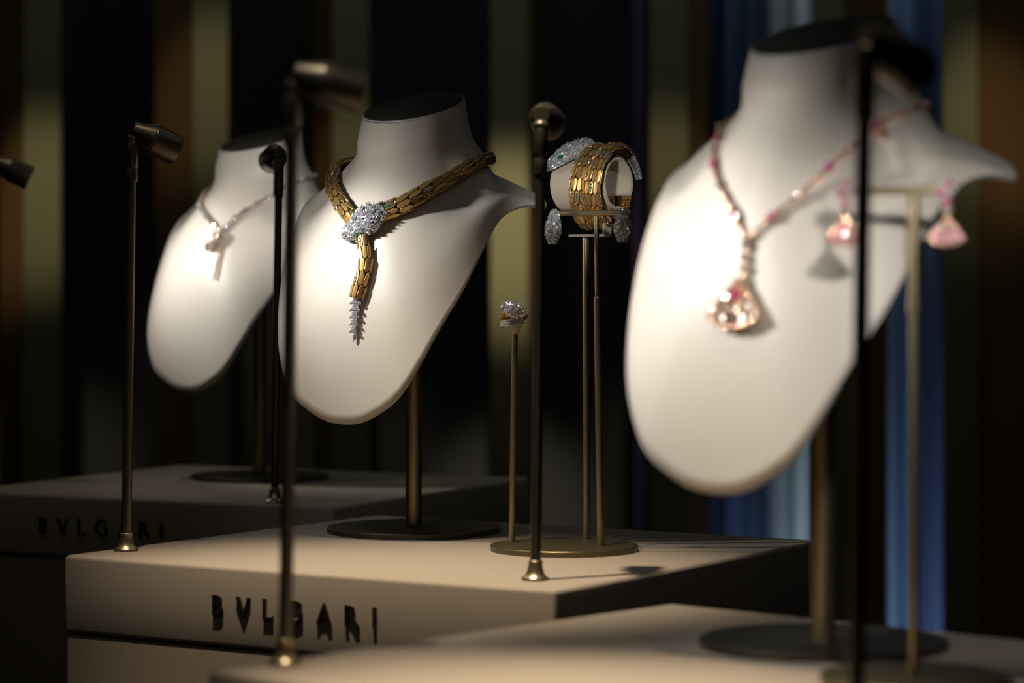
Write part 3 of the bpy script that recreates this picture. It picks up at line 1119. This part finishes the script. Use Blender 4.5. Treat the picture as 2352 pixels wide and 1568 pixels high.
# ------------------------------------------------------------------ ring on its holder
RG = Vector((.0012, 2.2026, .1815))
tG = tag(empty('snake_ring', RG), 'gold coiled snake ring paved with diamonds on the ring holder', 'ring')
P, N = [], []
for i in range(90):
    f = -2.0 + 8.2 * i / 89
    P.append(Vector((.0088 * math.sin(f), -.0088 * math.cos(f), -.0040 + .0095 * i / 89 + .0016 * math.sin(f))))
    N.append(Vector((math.sin(f), -math.cos(f), 0)))
snake_body(tG, P, N, lambda s: .0026 - .0008 * (1 - s), lambda s: .0018, .0042, 21, 5, False, 170, 'body_core', 0.2)
J = Join()
for i in range(30):
    f = -1.1 + 1.9 * i / 29
    for dz in (-.0019, -.0003, .0013):
        q = Vector((.0108 * math.sin(f), -.0108 * math.cos(f), -.0026 + dz + .0016 * math.sin(f)))
        Vg, Fg = gem_verts(6, .00085, .0009)
        J.add(Vg, Fg, frame(q, *ortho((0, 0, 1), (math.sin(f), -math.cos(f), 0))))
o = link('pave_diamonds', J.mesh('pave_diamonds', M_dia), None, tG); o['kind'] = 'stuff'
snake_head(tG, (.0085, -.0092, .0040), (-.0100, -.0095, .0100), (-.25, -1, .25), .0120, .0050, 9, 26, 150, eyes=())

# ------------------------------------------------------------------ snake head earrings on the bar
for nm, a_, b_, nn, sd, lab in (((0), (.0322, 2.1840, .2400), (.0338, 2.1860, .2672), (-.45, -.9, .05), -1, 'left diamond snake head earring hanging from the bar beside the bracelet'),
                                ((1), (.0850, 2.1500, .2410), (.0862, 2.1510, .2680), (-.05, -1, .05), 1, 'right diamond snake head earring beside the white tipped bar end')):
    c = (Vector(a_) + Vector(b_)) / 2
    t = tag(empty('snake_earring', c), lab, 'earring', 'diamond snake earrings on the bar')
    nv = Vector(nn).normalized()
    snake_head(t, Vector(a_) - c, Vector(b_) - c, nv, .0130, .0058, 30 + nm, 24, 210, eyes=(sd,))
    Q = []
    for i in range(20):
        f = i / 19
        Q.append(Vector((0, 0, -.010 + .020 * f)) - nv * (.0010 + .0042 * math.sin(math.pi * f)))
    tube('ear_clip', Q, [nv] * 20, lambda s: .0022, lambda s: .0009, M_goldp, t, 8)

# ------------------------------------------------------------------ fan motifs, bead chains
JR = random.Random(77)


def ball_mesh(name, m, n=12, k=8, flat=.38):
    V, F = lathe([(math.sin(math.pi * i / k), -flat * math.cos(math.pi * i / k)) for i in range(k + 1)], n, None, False)
    J = Join(); J.add(V, F)
    me = J.mesh(name, m)
    for p in me.polygons: p.use_smooth = True
    return me


ME_bead = ball_mesh('gold_bead', M_rose)
ME_silverb = ball_mesh('polished_bead', mat('polished_platinum', (.85, .84, .86), .12, 1.0))
V, F = gem_verts(8, 1, .8); J = Join(); J.add(V, F); ME_pinkgem = J.mesh('pink_stone', M_pink)
J = Join(); J.add(V, F); ME_diaw = J.mesh('diamond', M_diaw)
J = Join(); J.add(V, F); ME_ruby = J.mesh('centre_stone', M_ruby)


def fan(parent, apex, down, normal, R, half, metal, inlay, part='fan_pendant', ribs=5, stone=None):
    """fan shaped drop: scalloped arc at the bottom, ribs from the apex, stones between"""
    x, y, z = ortho(Vector(down), normal)
    x = -x
    n = 24
    J = Join()
    out = [(0, 0)]
    for i in range(n + 1):
        a = math.radians(-half + 2 * half * i / n)
        rr = R * (1 - .035 * abs(math.sin(math.pi * ribs * i / n)))
        out.append((rr * math.sin(a), rr * math.cos(a)))
    th = R * .08
    Vp = [(px, py, 0) for px, py in out] + [(px, py, th) for px, py in out]
    m = len(out)
    Fp = [tuple(reversed(range(m))), tuple(range(m, 2 * m))] + [(i, (i + 1) % m, m + (i + 1) % m, m + i) for i in range(m)]
    J.add(Vp, Fp, frame(apex, x, y, z))
    pl = link(part, J.mesh(part, metal), None, parent)
    def W(px, py, pz=0): return Vector(apex) + x * px + y * py + z * pz
    edge = [W(px, py, th) for px, py in out] + [W(0, 0, th)]
    tube('fan_rim', edge, [z] * len(edge), lambda s: R * .035, lambda s: R * .045, metal, pl, 6)
    for k in range(1, ribs):
        a = math.radians(-half + 2 * half * k / ribs)
        Q = [W(R * f * math.sin(a), R * f * math.cos(a), th) for f in (.15, .4, .7, .96)]
        tube('fan_rib', Q, [z] * 4, lambda s: R * .022, lambda s: R * .04, metal, pl, 6)
    for k in range(ribs):
        a = math.radians(-half + 2 * half * (k + .5) / ribs)
        for f, r in ((.84, .085), (.64, .070), (.46, .052)):
            inst('diamond' if inlay is M_diaw else 'pearl_inlay', ME_pave if inlay is M_diaw else (ME_diaw if f < .5 else ME_pearl), pl,
                 frame(W(R * f * math.sin(a), R * f * math.cos(a), th * 1.1), x, (y + z * JR.uniform(-.4, .4)).normalized(), (z + x * JR.uniform(-.4, .4)).normalized(), R * r * 1.1, R * r * 1.25, R * r))
    if stone:
        inst('centre_stone', stone, pl, frame(W(0, R * .36, th * 1.5), x, y, z, R * .105, R * .12, R * .10))
    return pl


M_pave = stone_mat('brown_pave', [(.42, .28, .20), (.80, .68, .56), (.30, .19, .13), (.92, .86, .80), (.50, .33, .24), (.65, .45, .32)], 0.2, 0.8, 1.5)
V, F = gem_verts(8, 1, .8); J = Join(); J.add(V, F); ME_pave = J.mesh('pave_stone', M_pave)
V, F = gem_verts(8, 1, .5); J = Join(); J.add(V, F); ME_pearl = J.mesh('pearl_inlay', M_pearl)





def bead_chain(parent, P, N, pitch, seq, core_r, core_m, name='chain_cord'):
    """seq(i) -> (part name, mesh, radius, lift)"""
    tube(name, P, N, lambda s: core_r, lambda s: core_r, core_m, parent, 8)
    rows, L = resample(P, N, pitch)
    for i in range(len(rows)):
        p, n, s = rows[i]
        t = rows[min(i + 1, len(rows) - 1)][0] - rows[max(i - 1, 0)][0]
        x, y, z = ortho(t, n)
        for nm, me, r, lift, off, el in seq(i, len(rows)):
            if nm in ('diamond', 'pink_stone'):
                q = Matrix.Rotation(JR.uniform(-.45, .45), 3, 'X') @ Matrix.Rotation(JR.uniform(-.45, .45), 3, 'Y')
                B = Matrix((x, y, z)).transposed() @ q
                inst(nm, me, parent, frame(p + n * lift + x * off, B.col[0], B.col[1], B.col[2], r, r * el, r))
                continue
            inst(nm, me, parent, frame(p + n * lift + x * off, x, y, z, r, r * el, r))


# rose gold fan necklace on the right bust
tF = tag(empty('fan_necklace', (0.1820, 1.628, 0), (0, 0, math.radians(-40))),
         'rose gold bead necklace with pink stones and a fan pendant on the right bust', 'necklace')
ctrl = [(.0067, -.0851, .2360), (-.0013, -.0822, .2453), (-.0098, -.0786, .2565), (-.0193, -.0738, .2666), (-.0302, -.0641, .2783), (-.0414, -.0495, .2878), (-.0550, -.0300, .2980),
        (-.0640, -.004, .3050), (-.054, .022, .3095), (-.030, .045, .3120), (.0, .053, .3130), (.030, .046, .3140), (.053, .027, .3145), (.0627, .0031, .3128), (.0598, -.0154, .3071),
        (.0526, -.0268, .3007), (.0485, -.0407, .2905), (.0457, -.0518, .2817), (.040, -.0652, .2693), (.0317, -.0743, .2584), (.0233, -.0792, .2511), (.0128, -.0832, .2415), (.0075, -.0852, .2355)]
P, N = surface_path(ctrl, .0026)


def seq_r(i, n):
    if i % 9 == 4: return [('pink_stone', ME_pinkgem, .0030, .0008, 0, 1.2), ('gold_bead', ME_bead, .0026, -.0006, 0, 1.2)]
    if i % 9 in (0,): return [('diamond', ME_diaw, .0022, .0010, 0, 1.0), ('gold_bead', ME_bead, .0026, -.0006, 0, 1.0)]
    return [('gold_bead', ME_bead, .0025 if i % 2 else .0019, 0, 0, .9)]


bead_chain(tF, P, N, .0048, seq_r, .0008, M_core)
fr = [(.0072, -.0870, .2330), (.0073, -.0880, .2260), (.0078, -.0898, .2180), (.0080, -.0905, .2140)]
P, N = surface_path(fr, .0030)
def seq_d(i, n):
    return [('diamond', ME_diaw, .0024, .0012, 0, 1.1), ('gold_bead', ME_bead, .0028, -.0004, 0, 1.1)]
bead_chain(tF, P, N, .0050, seq_d, .0010, M_rose, 'drop_link')
q, nn = surf((.0075, -.0905, .2145))
q2, n2 = surf((.0070, -.0970, .1860))
fan(tF, q + nn * .0026, q2 - q, nn, .0292, 39, M_rose, M_diaw, 'fan_pendant', 5, ME_ruby)
q, nn = surf((.0560, -.0210, .2990))
fan(tF, q + nn * .0022, Vector((-.2, -.5, -1)), nn, .0085, 40, M_rose, M_diaw, 'small_fan', 3)

# diamond serpent necklace on the left bust
tD = tag(empty('diamond_necklace', (-0.2660, 2.94, 0), (0, 0, math.radians(-38.5))),
         'slim glittering diamond and rose gold necklace on the left bust', 'necklace')
ctrl = [(.0200, -.0780, .2560), (.0131, -.0764, .2622), (-.0034, -.0725, .2737), (-.0180, -.0650, .2820), (-.0309, -.0563, .2879), (-.0520, -.034, .2960), (-.0640, -.0164, .3010),
        (-.0640, .003, .3060), (-.054, .022, .3095), (-.030, .045, .3130), (.0, .053, .3150), (.030, .046, .3160), (.0488, .0316, .3180), (.0600, .0100, .3150), (.0616, -.0037, .3124),
        (.0524, -.0269, .3008), (.0450, -.0451, .2893), (.0359, -.0615, .2779), (.0288, -.0702, .2689), (.0200, -.0775, .2570)]
P, N = surface_path(ctrl, .0024)


def seq_l(i, n):
    r = .0024
    a = [('diamond', ME_diaw, r, .0010, 0, 1.0), ('gold_bead', ME_bead if i % 4 else ME_silverb, r * 1.15, -.0003, 0, 1.0)]
    if i % 3 == 1: a = [('diamond', ME_round, r * .9, .0010, -.0014, 1.0), ('diamond', ME_diaw, r * .9, .0010, .0014, 1.0), ('platinum_bead', ME_silverb, r * 1.3, -.0003, 0, 1.0)]
    return a


bead_chain(tD, P, N, .0044, seq_l, .0008, M_core)
snake_head(tD, (.0240, -.0830, .2580), (.0075, -.0870, .2405), (-.1, -1, .2), .0135, .0060, 7, 18, 150, M_rose, M_diaw, eyes=(1,))
ctrl = [(.0235, -.0800, .2500), (.0245, -.0836, .2375), (.0253, -.0876, .2241), (.0257, -.0912, .2107)]
P, N = surface_path(ctrl, .0026)


def seq_t(i, n):
    r = .0026 * (1 - .55 * i / n)
    return [('diamond', ME_diaw, r, .0008, 0, 1.1), ('gold_bead', ME_bead, r * 1.1, -.0006, 0, 1.0)]


bead_chain(tD, P, N, .0044, seq_t, .0010, M_rose, 'tail_cord')

# pink fan earrings on the T stand
for k, (sd, lab) in enumerate(((-1, 'left pink fan earring, half hidden by the dark lamp pole'), (1, 'right pink fan earring sparkling at the end of the brass bar'))):
    e = Vector(SR) + bcR + ur * (.0275 * sd)
    t = tag(empty('fan_earring', e), lab, 'earring', 'pink fan earrings on the T stand')
    nv = Vector((-.35, -1, .08)).normalized()
    f0_ = nv * .0042
    for j in range(5):
        a = 2 * math.pi * j / 5
        inst('petal_stone', ME_pinkgem if j % 2 else ME_diaw, t, frame(f0_ + Vector((.0032 * math.cos(a), 0, .0032 * math.sin(a))), *ortho((0, 0, 1), nv), .0022, .0022, .0020))
    inst('centre_diamond', ME_diaw, t, frame(f0_ + nv * .001, *ortho((0, 0, 1), nv), .0024, .0024, .0022))
    inst('stud_back', ME_bead, t, frame(nv * .0028, *ortho((0, 0, 1), nv), .0030, .0030, .0012))
    for j, (zz, r, me, nm) in enumerate(((-.0072, .0020, ME_pinkgem, 'pink_stone'), (-.0112, .0024, ME_diaw, 'diamond'))):
        inst(nm, me, t, frame(f0_ + Vector((0, 0, zz)), *ortho((0, 0, 1), nv), r, r * 1.1, r))
        inst('gold_bead', ME_bead, t, frame(f0_ + Vector((0, 0, zz)) - nv * .0012, *ortho((0, 0, 1), nv), r * 1.15, r * 1.2, r * .8))
    Q = [f0_ + Vector((0, 0, z_)) - nv * .001 for z_ in (-.003, -.007, -.011, -.0145)]
    tube('drop_wire', Q, [nv] * 4, lambda s: .0006, lambda s: .0006, M_rose, t, 6)
    fan(t, f0_ + Vector((0, 0, -.0135)), (0, 0, -1), nv, .0165, 38, M_rose, M_pearl, 'fan_drop', 5, ME_ruby if sd < 0 else ME_diaw)
